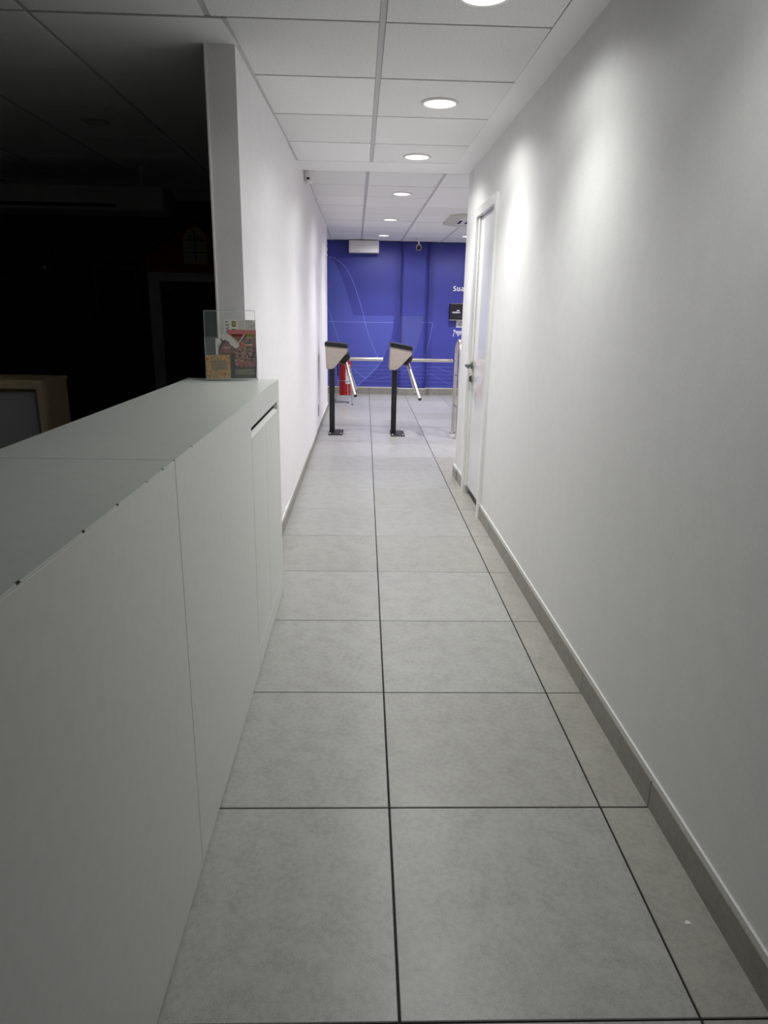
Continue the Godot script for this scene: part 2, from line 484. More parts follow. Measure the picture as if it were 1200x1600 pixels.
func build_blue_wall() -> void:
	var im := Image.create(int((MX1 - MX0) * PIX), int(CEIL_FAR * PIX), true, Image.FORMAT_RGB8)
	var base := Color(0.220, 0.242, 0.585)
	im.fill(base)
	var light := Color(0.288, 0.322, 0.665, 1.0)
	var body := smooth([Vector2(514, 402), Vector2(523, 409), Vector2(535, 434), Vector2(545, 464), Vector2(552, 490)])
	var poly := []
	for p in body: poly.append([p.x, p.y])
	poly.append_array([[618, 490.5]])
	for p in smooth([Vector2(618, 491), Vector2(616, 513), Vector2(610, 538), Vector2(600, 560), Vector2(586, 580), Vector2(566, 598)]): poly.append([p.x, p.y])
	poly.append_array([[560, 604], [440, 604], [440, 402]])
	fill_on(im, PackedVector2Array(mural(poly)), Color(light.r, light.g, light.b, 1.0))
	# the fin's darker inner sweep and the grey-blue patch on the pilaster
	fill_on(im, PackedVector2Array(mural([[552, 490], [557, 510], [566, 538], [580, 572], [566, 580], [548, 540], [538, 505], [534, 490]])), Color(0.30, 0.32, 0.655, 0.5))
	fill_on(im, PackedVector2Array(mural([[626, 491], [664, 491], [662, 515], [656, 540], [646, 560], [626, 580]])), Color(0.31, 0.33, 0.60, 0.7))
	var ink := Color(0.50, 0.53, 0.86, 0.8)
	var thin := Color(0.46, 0.49, 0.82, 0.6)
	for c in [
		[[514, 401], [521, 402.5], [531, 408], [541, 418.5], [550, 434], [558, 455], [566, 480], [574, 510], [583, 535], [593, 558]],
		[[440, 499], [515, 499.5], [617, 501]],
		[[505, 460], [514.5, 485], [523, 510], [531, 535]],
		[[663, 501], [679, 501.5], [678.5, 512], [675, 534], [669, 556]],
		[[600, 561], [590, 573], [575, 588], [560, 601]],
		[[553, 575], [566, 586], [575, 592]]]:
		var v := []
		for p in c: v.append(Vector2(p[0], p[1]))
		if c.size() > 4: v = smooth(v)
		var w := []
		for p in v: w.append([p.x, p.y])
		line_on(im, mural(w), 2.2, ink)
	for c in [[[500, 568], [740, 573]], [[500, 574], [740, 579]], [[500, 580], [740, 585]], [[500, 586], [740, 591]], [[500, 593], [740, 598]], [[500, 600], [740, 604]],
		[[638, 572], [663, 601]], [[664, 574], [712, 601]], [[690, 573], [720, 584]], [[574, 594], [600, 590], [630, 581], [663, 570]], [[540, 570], [530, 602]], [[523, 570], [505, 602]]]:
		line_on(im, mural(c), 1.8, thin)
	var m := print_mat(im, 0.5)
	M.mural = m
	var st := mb()
	var uvq = func(x0: float, x1: float, z: float) -> void:
		for q in [[x0, 0.0], [x0, CEIL_FAR], [x1, CEIL_FAR], [x0, 0.0], [x1, CEIL_FAR], [x1, 0.0]]:
			st.set_uv(Vector2((q[0] - MX0) / (MX1 - MX0), (CEIL_FAR - q[1]) / CEIL_FAR))
			st.add_vertex(Vector3(q[0], q[1], z))
	uvq.call(MX0, MX1, FAR_Z)
	st.set_uv(Vector2(0.9, 0.02))
	bx(st, Vector3(MX0, 0, FAR_Z - 0.15), Vector3(MX1, CEIL_FAR, FAR_Z - 0.002))
	struct("wall_far", st, m)
	# pilaster
	st = mb()
	var pz := FAR_Z + 0.10
	uvq.call(0.575, 1.02, pz)
	for x in [0.575, 1.02]:
		st.set_uv(Vector2((x - MX0) / (MX1 - MX0), 0.1))
		quad(st, Vector3(x, 0, pz), Vector3(x, CEIL_FAR, pz), Vector3(x, CEIL_FAR, FAR_Z - 0.01), Vector3(x, 0, FAR_Z - 0.01), Vector3(-1 if x < 0.8 else 1, 0, 0))
	struct("trim_3", st, m)
	# skirting of the blue wall, piece by piece
	st = mb()
	bx(st, Vector3(-1.5, 0.105, FAR_Z - 0.002), Vector3(0.574, 0.118, FAR_Z + 0.008))
	bx(st, Vector3(0.566, 0.105, FAR_Z + 0.09), Vector3(1.03, 0.118, FAR_Z + 0.108))
	bx(st, Vector3(1.021, 0.105, FAR_Z - 0.002), Vector3(2.3, 0.118, FAR_Z + 0.008))
	var root := struct("baseboard_far", st, M.paint_line)
	for run in [[-1.5, -1.117, 0.0], [-1.114, -0.518, 0.0], [-0.515, 0.081, 0.0], [0.084, 0.573, 0.0], [0.564, 0.68, 0.10], [0.683, 1.03, 0.10], [1.022, 1.28, 0.0], [1.283, 1.88, 0.0], [1.883, 2.299, 0.0]]:
		st = mb()
		bx(st, Vector3(run[0], 0, FAR_Z - 0.002 + run[2]), Vector3(run[1], 0.105, FAR_Z + 0.010 + run[2]), 0.0012)
		obj("skirting_tile", st, M.skirting, root)

# ---------------------------------------------------------------- floor
func build_floor() -> void:
	var st := mb()
	bx(st, Vector3(-5.1, -0.12, -11.7), Vector3(2.45, -0.004, 2.35))
	var root := struct("floor", st, M.grout)
	var x0 := 0.0828
	var z0 := -1.5855
	var cols := [[-1.5, -1.1172], [-1.1172, -0.5172], [-0.5172, 0.0828], [0.0828, 0.6828], [0.6828, 1.2828], [1.2828, 1.8828], [1.8828, 2.3]]
	for j in range(-3, 17):
		var za := z0 - j * 0.6          # near edge
		var zb := maxf(za - 0.6, FAR_Z)
		for c in cols:
			var a: float = c[0]
			var b: float = c[1]
			if za - 0.3 > -5.75 and (a > 0.9 or b < -0.9): continue
			if za - 0.3 > -9.6 and b < -0.55: continue
			if a > 0.9 and zb > -5.6: continue
			if za - 0.3 > -5.9 and a > 0.6: b = minf(b, 0.98)
			var zz := za
			if a > 0.9 and za > -5.74: zz = -5.74
			st = mb()
			var gx := 0.0026
			var gz := 0.0022
			bx(st, Vector3(a + gx, -0.012, zb + gz), Vector3(b - gx, 0.0, zz - gz), 0.0016)
			obj("tile", st, M.tile_edge if c[0] == 0.6828 and za > -5.8 else M.tile[rng.randi() % 3], root)
	# carpet of the unlit room behind the counter
	st = mb()
	bx(st, Vector3(-4.95, -0.004, -7.4), Vector3(-0.66, 0.0, 2.2))
	struct("floor_room", st, M.dark_floor)
	# worn end of a paper scrap lying on the floor strip
	st = mb()
	extrude(st, PackedVector2Array([Vector2(-0.006, -0.004), Vector2(0.005, -0.005), Vector2(0.007, 0.002), Vector2(0.001, 0.006), Vector2(-0.005, 0.003)]), -0.0006, 0.0006, Transform3D(Basis(Vector3.RIGHT, -PI / 2), Vector3(0.757, 0.0008, -1.205)))
	tag(obj("paper_scrap", st, M.paint_line), "tiny white scrap of paper on the narrow floor strip beside the right wall", "litter")

# ---------------------------------------------------------------- ceiling
func build_ceiling() -> void:
	var st := mb()
	bx(st, Vector3(-5.1, CEIL + 0.03, -7.5), Vector3(-0.6, CEIL + 0.15, 2.35))
	bx(st, Vector3(-0.6, CEIL + 0.03, -5.64), Vector3(1.1, CEIL + 0.15, 2.35))
	bx(st, Vector3(-1.65, CEIL_FAR + 0.03, FAR_Z - 0.15), Vector3(2.45, CEIL_FAR + 0.15, -5.62))
	var root := struct("ceiling", st, M.void_)
	# plain plaster: strip along the right wall, band across, band over the head of the left wall
	st = mb()
	prism(st, PackedVector2Array([Vector2(0.757, 2.2), Vector2(1.0, 2.2), Vector2(0.93, -5.30), Vector2(0.641, -5.30), Vector2(0.683, -2.9)]), CEIL - 0.002, CEIL + 0.04)
	obj("plaster_strip", st, M.ceiling_plaster, root)
	st = mb()
	prism(st, PackedVector2Array([Vector2(-0.52, -5.32), Vector2(0.95, -5.29), Vector2(0.95, -5.65), Vector2(-0.52, -5.65)]), CEIL - 0.002, CEIL_FAR + 0.04)
	obj("plaster_band", st, M.ceiling_plaster, root)
	st = mb()
	prism(st, PackedVector2Array([Vector2(-0.54, -2.9), Vector2(-1.225, -2.9), Vector2(-1.225, -7.4), Vector2(-0.6, -7.4), Vector2(-0.6, -3.16), Vector2(-0.522, -3.16)]), CEIL - 0.002, CEIL + 0.04)
	obj("plaster_head", st, M.ceiling_plaster, root)
	# near field of tiles: runners along z, tiles butted along them
	var ra := 0.0086
	var cz := -2.8925
	var step := 0.6241
	var run_x := [-3.12, -2.5, -1.87, -1.235, -0.585, 0.0537, 0.692]
	for j in range(-8, 4):
		var za := cz - (j - 0) * step
		var zb := za - step
		if j == 3: zb = -5.325
		for k in run_x.size() - 1:
			var xa: float = run_x[k]
			var xb: float = run_x[k + 1]
			if j >= 0 and k == 3: continue
			if j >= 0 and k == 4: xa = -0.540
			if j >= 0 and k < 3: continue
			ceiling_tile(root, xa, xb, za, zb, ra, cz, CEIL)
	# darker tiles of the unlit room, whose rows go on past the counter
	for j in range(0, 8):
		var za := cz - j * step
		var zb := maxf(za - step, -7.4)
		if zb > za - 0.05: continue
		for k in 3: ceiling_tile(root, run_x[k], run_x[k + 1], za, zb, 0.0, cz, CEIL)
	for k in range(1, 7):
		var x: float = run_x[k]
		st = mb()
		var end := -5.325 if k >= 5 else (-2.885 if k == 4 else -7.4)
		var sl := ra if k >= 4 else 0.0
		var p := [x + (2.2 - cz) * sl, x + (end - cz) * sl]
		var w := 0.011 if k < 6 else 0.006
		prism(st, PackedVector2Array([Vector2(p[0] - w, 2.2), Vector2(p[0] + w, 2.2), Vector2(p[1] + w, end), Vector2(p[1] - w, end)]), CEIL + 0.003, CEIL + 0.035)
		obj("grid_rail", st, M.rail, root)
	# edge angle along the head of the left wall
	st = mb()
	prism(st, PackedVector2Array([Vector2(-0.538, -2.9), Vector2(-0.518, -2.9), Vector2(-0.484, -5.32), Vector2(-0.504, -5.32)]), CEIL - 0.001, CEIL + 0.02)
	obj("edge_angle", st, M.rail, root)
	st = mb()
	prism(st, PackedVector2Array([Vector2(-0.512, -5.66), Vector2(-0.488, -5.66), Vector2(-0.53, -11.53), Vector2(-0.552, -11.53)]), CEIL_FAR - 0.001, CEIL_FAR + 0.02)
	obj("edge_angle", st, M.rail, root)
	# far field
	var fx := [-1.24, -0.61, 0.010, 0.635, 1.26, 1.885, 2.5]
	for j in range(-2, 9):
		var za := -6.599 - (j - 0) * 0.608 + 0.608
		var zb := za - 0.608
		za = minf(za, -5.655)
		zb = maxf(zb, FAR_Z)
		if za - zb < 0.05: continue
		for k in fx.size() - 1: ceiling_tile(root, fx[k], fx[k + 1], za, zb, 0.0148, -6.0, CEIL_FAR)
	for k in range(0, 6):
		st = mb()
		var p := [fx[k] + (-5.655 + 6.0) * 0.0148, fx[k] + (FAR_Z + 6.0) * 0.0148]
		prism(st, PackedVector2Array([Vector2(p[0] - 0.011, -5.655), Vector2(p[0] + 0.011, -5.655), Vector2(p[1] + 0.011, FAR_Z), Vector2(p[1] - 0.011, FAR_Z)]), CEIL_FAR + 0.003, CEIL_FAR + 0.035)
		obj("grid_rail", st, M.rail, root)

func ceiling_tile(root: Node, xa: float, xb: float, za: float, zb: float, lean: float, z_ref: float, y: float) -> void:
	var st := mb()
	var gx := 0.0125
	var gz := 0.0065 if y < CEIL_FAR else 0.004
	var y0 := y + rng.randf_range(-0.0006, 0.0008)
	var p := func(x: float, z: float) -> Vector2: return Vector2(x + (z - z_ref) * lean, z)
	prism(st, PackedVector2Array([p.call(xa + gx, za - gz), p.call(xb - gx, za - gz), p.call(xb - gx, zb + gz), p.call(xa + gx, zb + gz)]), y0, y + 0.016)
	obj("ceiling_tile", st, M.ceiling_tile[rng.randi() % 3], root)

# ---------------------------------------------------------------- door in the right wall
func build_door() -> void:
	var st := mb()
	var f := func(z: float, off: float) -> float: return rw(z) - off
	# casing: two uprights and a head, standing proud of the wall
	for q in [[-4.385, -4.45], [-5.085, -5.150]]:
		prism(st, PackedVector2Array([Vector2(f.call(q[0], 0.019), q[0]), Vector2(f.call(q[0], -0.06), q[0]), Vector2(f.call(q[1], -0.06), q[1]), Vector2(f.call(q[1], 0.019), q[1])]), 0.0, 2.035)
	prism(st, PackedVector2Array([Vector2(f.call(-4.45, 0.019), -4.45), Vector2(f.call(-4.45, -0.06), -4.45), Vector2(f.call(-5.085, -0.06), -5.085), Vector2(f.call(-5.085, 0.019), -5.085)]), 1.98, 2.035)
	var d := struct("door_1", st, M.white_lacquer)
	st = mb()
	prism(st, PackedVector2Array([Vector2(f.call(-4.453, -0.012), -4.453), Vector2(f.call(-4.453, -0.045), -4.453), Vector2(f.call(-5.082, -0.045), -5.082), Vector2(f.call(-5.082, -0.012), -5.082)]), 0.062, 1.976)
	obj("door_leaf", st, M.white_gloss, d)
	st = mb()
	for q in [[-5.082, -5.040]]:
		prism(st, PackedVector2Array([Vector2(f.call(q[1], 0.002), q[1]), Vector2(f.call(q[1], -0.014), q[1]), Vector2(f.call(q[0], -0.014), q[0]), Vector2(f.call(q[0], 0.002), q[0])]), 0.062, 1.976)
	obj("door_stile", st, M.white_lacquer, d)
	st = mb()
	prism(st, PackedVector2Array([Vector2(f.call(-4.45, -0.05), -4.45), Vector2(f.call(-4.45, -0.14), -4.45), Vector2(f.call(-5.085, -0.14), -5.085), Vector2(f.call(-5.085, -0.05), -5.085)]), 0.0, 0.09)
	obj("threshold", st, mat(Color(0.22, 0.19, 0.17), 0.7), d)
	# lever handle and key plate
	var hx: float = rw(-5.03) - 0.0
	st = mb()
	lathe(st, [Vector2(0.0, 0.012), Vector2(0.022, 0.012), Vector2(0.026, 0.006), Vector2(0.026, 0.0)], turned(Vector3(hx, 0.972, -5.03), Vector3(-1, 0, 0)), 24)
	tube(st, [Vector3(hx - 0.008, 0.972, -5.03), Vector3(hx - 0.045, 0.972, -5.03)], 0.009)
	var lv := [Vector3(hx - 0.045, 0.972, -5.025), Vector3(hx - 0.05, 0.972, -5.00), Vector3(hx - 0.05, 0.970, -4.93), Vector3(hx - 0.048, 0.968, -4.90)]
	tube(st, lv, 0.0095)
	obj("door_handle", st, M.dark_steel, d)
	st = mb()
	lathe(st, [Vector2(0.0, 0.010), Vector2(0.022, 0.010), Vector2(0.026, 0.005), Vector2(0.026, 0.0)], turned(Vector3(hx, 0.875, -5.03), Vector3(-1, 0, 0)), 24)
	bx(st, Vector3(hx - 0.02, 0.855, -5.036), Vector3(hx - 0.008, 0.893, -5.024), 0.002)
	obj("lock_plate", st, M.dark_steel, d)
	for y in [0.30, 0.93, 1.62]:
		st = mb()
		tube(st, [Vector3(rw(-4.455) + 0.006, y, -4.456), Vector3(rw(-4.455) + 0.006, y + 0.075, -4.456)], 0.006, 10)
		obj("hinge", st, M.steel, d)

# ---------------------------------------------------------------- counter
func build_counter() -> void:
	var t := thing("reception_counter", "long pale grey laminate reception counter with darker top and two flush doors", "counter", Vector3(-0.39, 0, -1.4))
	var o := t.position
	var b := func(called: String, lo: Vector3, hi: Vector3, c: float, m: Material) -> MeshInstance3D:
		var s := mb()
		bx(s, lo - o, hi - o, c)
		return obj(called, s, m, t)
	var f := -0.388                       # front face
	var bk := -0.785                      # back edge of the top
	# top boards
	b.call("top_board", Vector3(bk, TOP - 0.004, -1.371), Vector3(f, TOP, 0.6), 0.0, M.laminate_top)
	b.call("top_board", Vector3(bk, TOP - 0.004, -2.925), Vector3(f, TOP, -1.3735), 0.0, M.laminate_top)
	b.call("top_board", Vector3(bk - 0.004, TOP - 0.005, -3.112), Vector3(f, TOP - 0.001, -2.927), 0.0, M.laminate_top)
	# carcass behind the facing
	b.call("carcass", Vector3(bk + 0.01, 0.0, -3.108), Vector3(f - 0.020, TOP - 0.005, 0.59), 0.0, M.gap)
	b.call("back_panel", Vector3(bk, 0.02, -3.11), Vector3(bk + 0.012, TOP - 0.006, 0.6), 0.001, M.laminate_top)
	# facing panels
	b.call("front_panel", Vector3(f - 0.018, 0.008, -1.3735), Vector3(f, TOP - 0.005, 0.6), 0.001, M.laminate)
	b.call("front_panel", Vector3(f - 0.018, 0.008, -2.3275), Vector3(f, TOP - 0.005, -1.376), 0.001, M.laminate)
	b.call("top_rail", Vector3(f - 0.018, 0.943, -3.112), Vector3(f, TOP - 0.005, -2.3285), 0.001, M.laminate)
	b.call("bottom_rail", Vector3(f - 0.018, 0.008, -3.044), Vector3(f, 0.096, -2.3285), 0.001, M.laminate)
	b.call("end_stile", Vector3(f - 0.018, 0.008, -3.112), Vector3(f, 0.942, -3.0455), 0.001, M.laminate)
	b.call("end_panel", Vector3(bk, 0.0, -3.125), Vector3(f - 0.012, TOP - 0.006, -3.1125), 0.001, M.laminate)
	# two flush doors with a bevelled finger pull along their top edge
	for q in [[-2.330, -2.671], [-2.6735, -3.044]]:
		var s := mb()
		var prof := PackedVector2Array([Vector2(f - 0.018, 0.098), Vector2(f, 0.098), Vector2(f, 0.905), Vector2(f - 0.001, 0.906), Vector2(f - 0.018, 0.914)])
		extrude(s, prof, q[1], q[0], Transform3D(Basis.IDENTITY, -o))
		obj("door", s, M.laminate, t)
	# chipped spots on the front edge of the top
	var ch := mb()
	for z in [-0.72, -0.905, -1.04, -1.19, -1.29, -1.372, -1.52]:
		var l := 0.0015 + 0.003 * absf(sin(z * 37.0))
		bx(ch, Vector3(f - 0.003, TOP - 0.0030, z - l) - o, Vector3(f + 0.0006, TOP + 0.0003, z + l) - o, 0.0008)
	obj("edge_chips", ch, mat(Color(0.20, 0.18, 0.15), 0.9), t).set_meta("kind", "stuff")

# ---------------------------------------------------------------- turnstiles and rail
func turnstile(at: Vector3, reach: float, low: float, roll: float, label: String) -> void:
	var t := thing("tripod_turnstile", label, "turnstile", at, 0.0, "tripod turnstiles")
	# origin: foot of the pole. base plate
	var st := mb()
	bx(st, Vector3(-0.035, 0, -0.16), Vector3(0.125, 0.012, 0.19), 0.002)
	var bp := obj("base_plate", st, M.black_matte, t)
	for q in [[0.105, 0.165], [0.105, -0.135], [-0.015, 0.165]]:
		st = mb()
		lathe(st, [Vector2(0.0, 0.022), Vector2(0.006, 0.021), Vector2(0.009, 0.017), Vector2(0.009, 0.012)], Transform3D(Basis.IDENTITY, Vector3(q[0], 0, q[1])), 12)
		obj("bolt", st, M.steel, bp)
	st = mb()
	bx(st, Vector3(-0.028, 0.012, -0.05), Vector3(0.029, 0.76, 0.03), 0.004)
	obj("pole", st, M.black_matte, t)
	# wedge housing, a little tilted on its pole
	var tip := Transform3D(Basis(Vector3(0, 0, 1), roll), Vector3(0, 0.75, 0)) * Transform3D(Basis.IDENTITY, Vector3(0, -0.75, 0))
	var prof := PackedVector2Array([Vector2(-0.058, 0.972), Vector2(-0.060, 0.732), Vector2(-0.057, 0.724), Vector2(-0.050, 0.720), Vector2(-0.002, 0.719), Vector2(0.020, 0.726), Vector2(0.040, 0.742), Vector2(0.172, 0.888), Vector2(0.176, 0.898), Vector2(0.176, 0.942)])
	st = mb()
	extrude(st, prof, -0.24, 0.09, tip)
	var h := obj("housing", st, M.brushed, t)
	var inset := PackedVector2Array()
	for p in prof: inset.append(Vector2(0.05, 0.85) + (p - Vector2(0.05, 0.85)) * 0.94)
	st = mb()
	extrude(st, inset, 0.088, 0.0925, tip)
	obj("side_plate", st, M.brushed, h)
	# dark lid
	st = mb()
	extrude(st, PackedVector2Array([Vector2(-0.064, 0.970), Vector2(-0.063, 1.004), Vector2(-0.056, 1.011), Vector2(0.150, 0.983), Vector2(0.174, 0.977), Vector2(0.182, 0.968), Vector2(0.182, 0.936), Vector2(0.172, 0.938)]), -0.25, 0.10, tip)
	var lid := obj("lid", st, M.black, t)
	st = mb()
	bx(st, Vector3(-0.05, -0.001, -0.20), Vector3(0.12, 0.004, 0.05), 0.002, tip * Transform3D(Basis(Vector3(0, 0, 1), -0.135), Vector3(0.0, 1.0035, 0.0)))
	obj("reader_window", st, mat(Color(0.30, 0.30, 0.32), 0.2), lid)
	# hub on the slanted face
	var hub := Vector3(0.128, 0.835, -0.07)
	var ax := Vector3(0.7071, -0.7071, 0)
	st = mb()
	lathe(st, [Vector2(0.0, 0.062), Vector2(0.035, 0.060), Vector2(0.062, 0.045), Vector2(0.074, 0.02), Vector2(0.084, 0.0), Vector2(0.084, -0.05), Vector2(0.0, -0.05)], turned(hub, ax), 32)
	obj("hub", st, M.black_matte, t)
	var r := 0.0190
	var root := hub + ax * 0.018
	var dirs := [Vector3(1, 0, 0), Vector3(0.25, -0.75, 0.612), Vector3(0.25, -0.75, -0.612)]
	for k in 3:
		var d: Vector3 = dirs[k].normalized()
		var l := reach if k == 0 else low
		st = mb()
		tube(st, [root + d * 0.03, root + d * l], r, 20)
		var arm := obj("arm", st, M.steel, t)
		st = mb()
		lathe(st, [Vector2(0.0, 0.010), Vector2(r * 0.8, 0.008), Vector2(r + 0.0005, 0.0), Vector2(r + 0.0005, -0.006)], turned(root + d * l, d), 20)
		obj("end_cap", st, M.black if k > 0 else M.steel, arm)

func build_turnstiles() -> void:
	turnstile(Vector3(-0.362, 0, -7.70), 0.425, 0.50, 0.05, "turnstile with three steel arms on a black post beside the white left wall")
	turnstile(Vector3(0.336, 0, -7.68), 0.51, 0.53, -0.035, "turnstile with three steel arms in mid corridor, its bar reaching the guard rail")
	# guard rail: hoop with two rungs
	var t := thing("guard_rail", "tall steel hoop guard rail with two rungs beside the right wall corner", "guard rail", Vector3(1.032, 0, -7.60))
	var r := 0.019
	var st := mb()
	var path := [Vector3(0, 0.004, 0.175), Vector3(0, 0.5, 0.175), Vector3(0, 0.90, 0.175)]
	for i in range(1, 12): path.append(Vector3(0, 0.90 + 0.15 * sin(PI * i / 12), 0.175 * cos(PI * i / 12)))
	path.append_array([Vector3(0, 0.90, -0.175), Vector3(0, 0.5, -0.175), Vector3(0, 0.004, -0.175)])
	tube(st, path, r, 18)
	obj("hoop", st, M.steel, t)
	for y in [0.33, 0.67]:
		st = mb()
		tube(st, [Vector3(0, y, 0.165), Vector3(0, y, -0.165)], 0.011, 14)
		obj("rung", st, M.steel, t)
	for z in [0.175, -0.175]:
		st = mb()
		lathe(st, [Vector2(r, 0.018), Vector2(0.028, 0.014), Vector2(0.040, 0.006), Vector2(0.042, 0.0)], Transform3D(Basis.IDENTITY, Vector3(0, 0, z)), 28)
		obj("flange", st, M.steel_dull, t)

# ---------------------------------------------------------------- things at the far end
func build_far_things() -> void:
	# extinguisher on a wire stand
	var t := thing("fire_extinguisher", "red fire extinguisher with a white label standing by the blue wall", "fire extinguisher", Vector3(-0.29, 0.112, -10.42))
	var st := mb()
	lathe(st, [Vector2(0.0, 0.0), Vector2(0.084, 0.0), Vector2(0.088, 0.006), Vector2(0.088, 0.47), Vector2(0.083, 0.505), Vector2(0.066, 0.535), Vector2(0.040, 0.553), Vector2(0.022, 0.560), Vector2(0.022, 0.585), Vector2(0.0, 0.585)], Transform3D.IDENTITY, 40)
	obj("cylinder", st, M.red, t)
	st = mb()
	bx(st, Vector3(-0.022, 0.585, -0.022), Vector3(0.022, 0.635, 0.022), 0.004)
	tube(st, [Vector3(0.0, 0.63, 0.0), Vector3(0.03, 0.650, 0.0), Vector3(0.05, 0.652, 0.0)], 0.009)
	tube(st, [Vector3(0.01, 0.60, 0.0), Vector3(0.03, 0.612, 0.0), Vector3(0.05, 0.605, 0.0)], 0.009)
	obj("valve", st, mat(Color(0.40, 0.05, 0.08), 0.4), t)
	st = mb()
	var hp := []
	for p in [Vector3(-0.02, 0.60, 0.0), Vector3(-0.07, 0.61, 0.01), Vector3(-0.11, 0.55, 0.02), Vector3(-0.112, 0.42, 0.02), Vector3(-0.105, 0.28, 0.015)]: hp.append(p)
	tube(st, hp, 0.010)
	obj("hose", st, M.black, t)
	# curved labels on the side towards the passage
	var lim := Image.create(96, 128, true, Image.FORMAT_RGB8)
	lim.fill(Color(0.90, 0.90, 0.90))
	for y in range(10, 120, 9):
		for x in range(8, 80, 12): lim.fill_rect(Rect2i(x, y, 4 + (x * 7 + y * 3) % 7, 4 + (x + y) % 3), Color(0.25, 0.25, 0.28))
	curved_label(t, "label", 0.0892, 0.17, 0.385, 0.10, 1.45, print_mat(lim))
	curved_label(t, "sticker", 0.0892, 0.395, 0.455, 0.55, 1.1, mat(Color(0.88, 0.72, 0.25), 0.5))
	var s := thing("extinguisher_stand", "thin chrome wire stand holding the red extinguisher off the floor", "stand", Vector3(-0.29, 0, -10.42))
	st = mb()
	var ring := []
	for i in 29: ring.append(Vector3(0.094 * cos(TAU * i / 28), 0.33, 0.094 * sin(TAU * i / 28)))
	tube(st, ring, 0.004, 8, false)
	obj("hoop", st, M.chrome, s)
	st = mb()
	for i in 3:
		var a := TAU * i / 3 + 0.5
		tube(st, [Vector3(0.02 * cos(a), 0.106, 0.02 * sin(a)), Vector3(0.10 * cos(a), 0.106, 0.10 * sin(a))], 0.005, 8)
	obj("cradle", st, M.chrome, s)
	for q in [[Vector3(-0.15, 0.0, -0.10), Vector3(-0.105, 0.34, -0.03)], [Vector3(0.05, 0.0, 0.14), Vector3(0.035, 0.33, 0.09)], [Vector3(0.115, 0.0, 0.36), Vector3(0.08, 0.33, 0.10)]]:
		st = mb()
		tube(st, [q[0] + Vector3(0, 0.004, 0), q[1]], 0.005, 10)
		var leg := obj("leg", st, M.chrome, s)
		st = mb()
		lathe(st, [Vector2(0.0, 0.018), Vector2(0.009, 0.016), Vector2(0.010, 0.0), Vector2(0.0, 0.0)], Transform3D(Basis.IDENTITY, q[0]), 10)
		obj("rubber_foot", st, M.black, leg)
	# white box under the ceiling on the blue wall
	t = thing("air_curtain", "white rounded box unit under the ceiling on the blue wall", "wall unit", Vector3(-0.028, 2.215, -11.40))
	st = mb()
	bx(st, Vector3(-0.236, 0.0, -0.145), Vector3(0.236, 0.185, 0.10), 0.014)
	obj("casing", st, M.white_plastic, t)
	st = mb()
	bx(st, Vector3(-0.21, -0.004, -0.04), Vector3(0.21, 0.003, 0.07), 0.001)
	obj("outlet_grille", st, mat(Color(0.30, 0.30, 0.32), 0.6), t)
	st = mb()
	bx(st, Vector3(-0.15, 0.018, 0.099), Vector3(-0.06, 0.024, 0.1008), 0.0004)
	obj("seam", st, mat(Color(0.6, 0.6, 0.6), 0.6), t)
	# bullet camera
	t = thing("security_camera", "small bullet security camera hanging from the ceiling before the blue wall", "security camera", Vector3(0.80, CEIL_FAR, -10.9))
	st = mb()
	lathe(st, [Vector2(0.035, 0.0), Vector2(0.035, -0.012), Vector2(0.014, -0.018), Vector2(0.012, -0.085), Vector2(0.0, -0.085)], Transform3D.IDENTITY, 20)
	obj("mount", st, M.white_plastic, t)
	st = mb()
	lathe(st, [Vector2(0.0, -0.08), Vector2(0.034, -0.078), Vector2(0.040, -0.06), Vector2(0.042, 0.05), Vector2(0.040, 0.062), Vector2(0.033, 0.064), Vector2(0.033, 0.054), Vector2(0.0, 0.054)], turned(Vector3(0, -0.130, 0.0), Vector3(-0.05, -0.25, 1)), 28)
	obj("barrel", st, M.brushed, t)
	st = mb()
	lathe(st, [Vector2(0.0, 0.061), Vector2(0.02, 0.060), Vector2(0.032, 0.0545)], turned(Vector3(0, -0.130, 0.0), Vector3(-0.05, -0.25, 1)), 24)
	obj("lens", st, M.black, t)
	# motion sensor in the corner of wall and ceiling
	t = thing("motion_sensor", "small white motion sensor where the left wall meets the ceiling", "sensor", Vector3(-0.466, CEIL_FAR - 0.055, -6.02))
	st = mb()
	lathe(st, [Vector2(0.0, 0.055), Vector2(0.047, 0.055), Vector2(0.048, 0.03), Vector2(0.036, -0.02), Vector2(0.024, -0.036), Vector2(0.0, -0.040)], Transform3D.IDENTITY, 28)
	obj("housing", st, M.white_plastic, t)
	st = mb()
	bx(st, Vector3(-0.014, -0.012, 0.034), Vector3(0.010, 0.004, 0.046), 0.002)
	obj("sensor_window", st, M.black, t)
	# cassette in the ceiling at the right
	t = thing("ceiling_cassette", "cream ceiling air cassette half hidden by the right wall corner", "air conditioner", Vector3(1.30, CEIL_FAR, -8.70))
	var o8 := PackedVector2Array()
	for q in [[0.34, 0.23], [0.23, 0.50], [-0.23, 0.50], [-0.34, 0.38], [-0.34, -0.38], [-0.23, -0.50], [0.23, -0.50], [0.34, -0.38], [0.34, 0.38]]: o8.append(Vector2(q[0], q[1]))
	o8[0] = Vector2(0.34, 0.38)
	o8.remove_at(8)
	st = mb()
	prism(st, o8, -0.022, 0.006)
	var pan := obj("panel", st, M.cream_plastic, t)
	var inner := PackedVector2Array()
	for q in o8: inner.append(q * 0.62)
	st = mb()
	prism(st, inner, -0.032, -0.02)
	var gr := obj("intake_grille", st, M.white_plastic, t)
	for k in 3:
		st = mb()
		bx(st, Vector3(-0.20 + k * 0.09, -0.036, -0.14), Vector3(-0.165 + k * 0.09, -0.0315, 0.14), 0.002)
		obj("slot", st, mat(Color(0.12, 0.10, 0.09), 0.7), t)
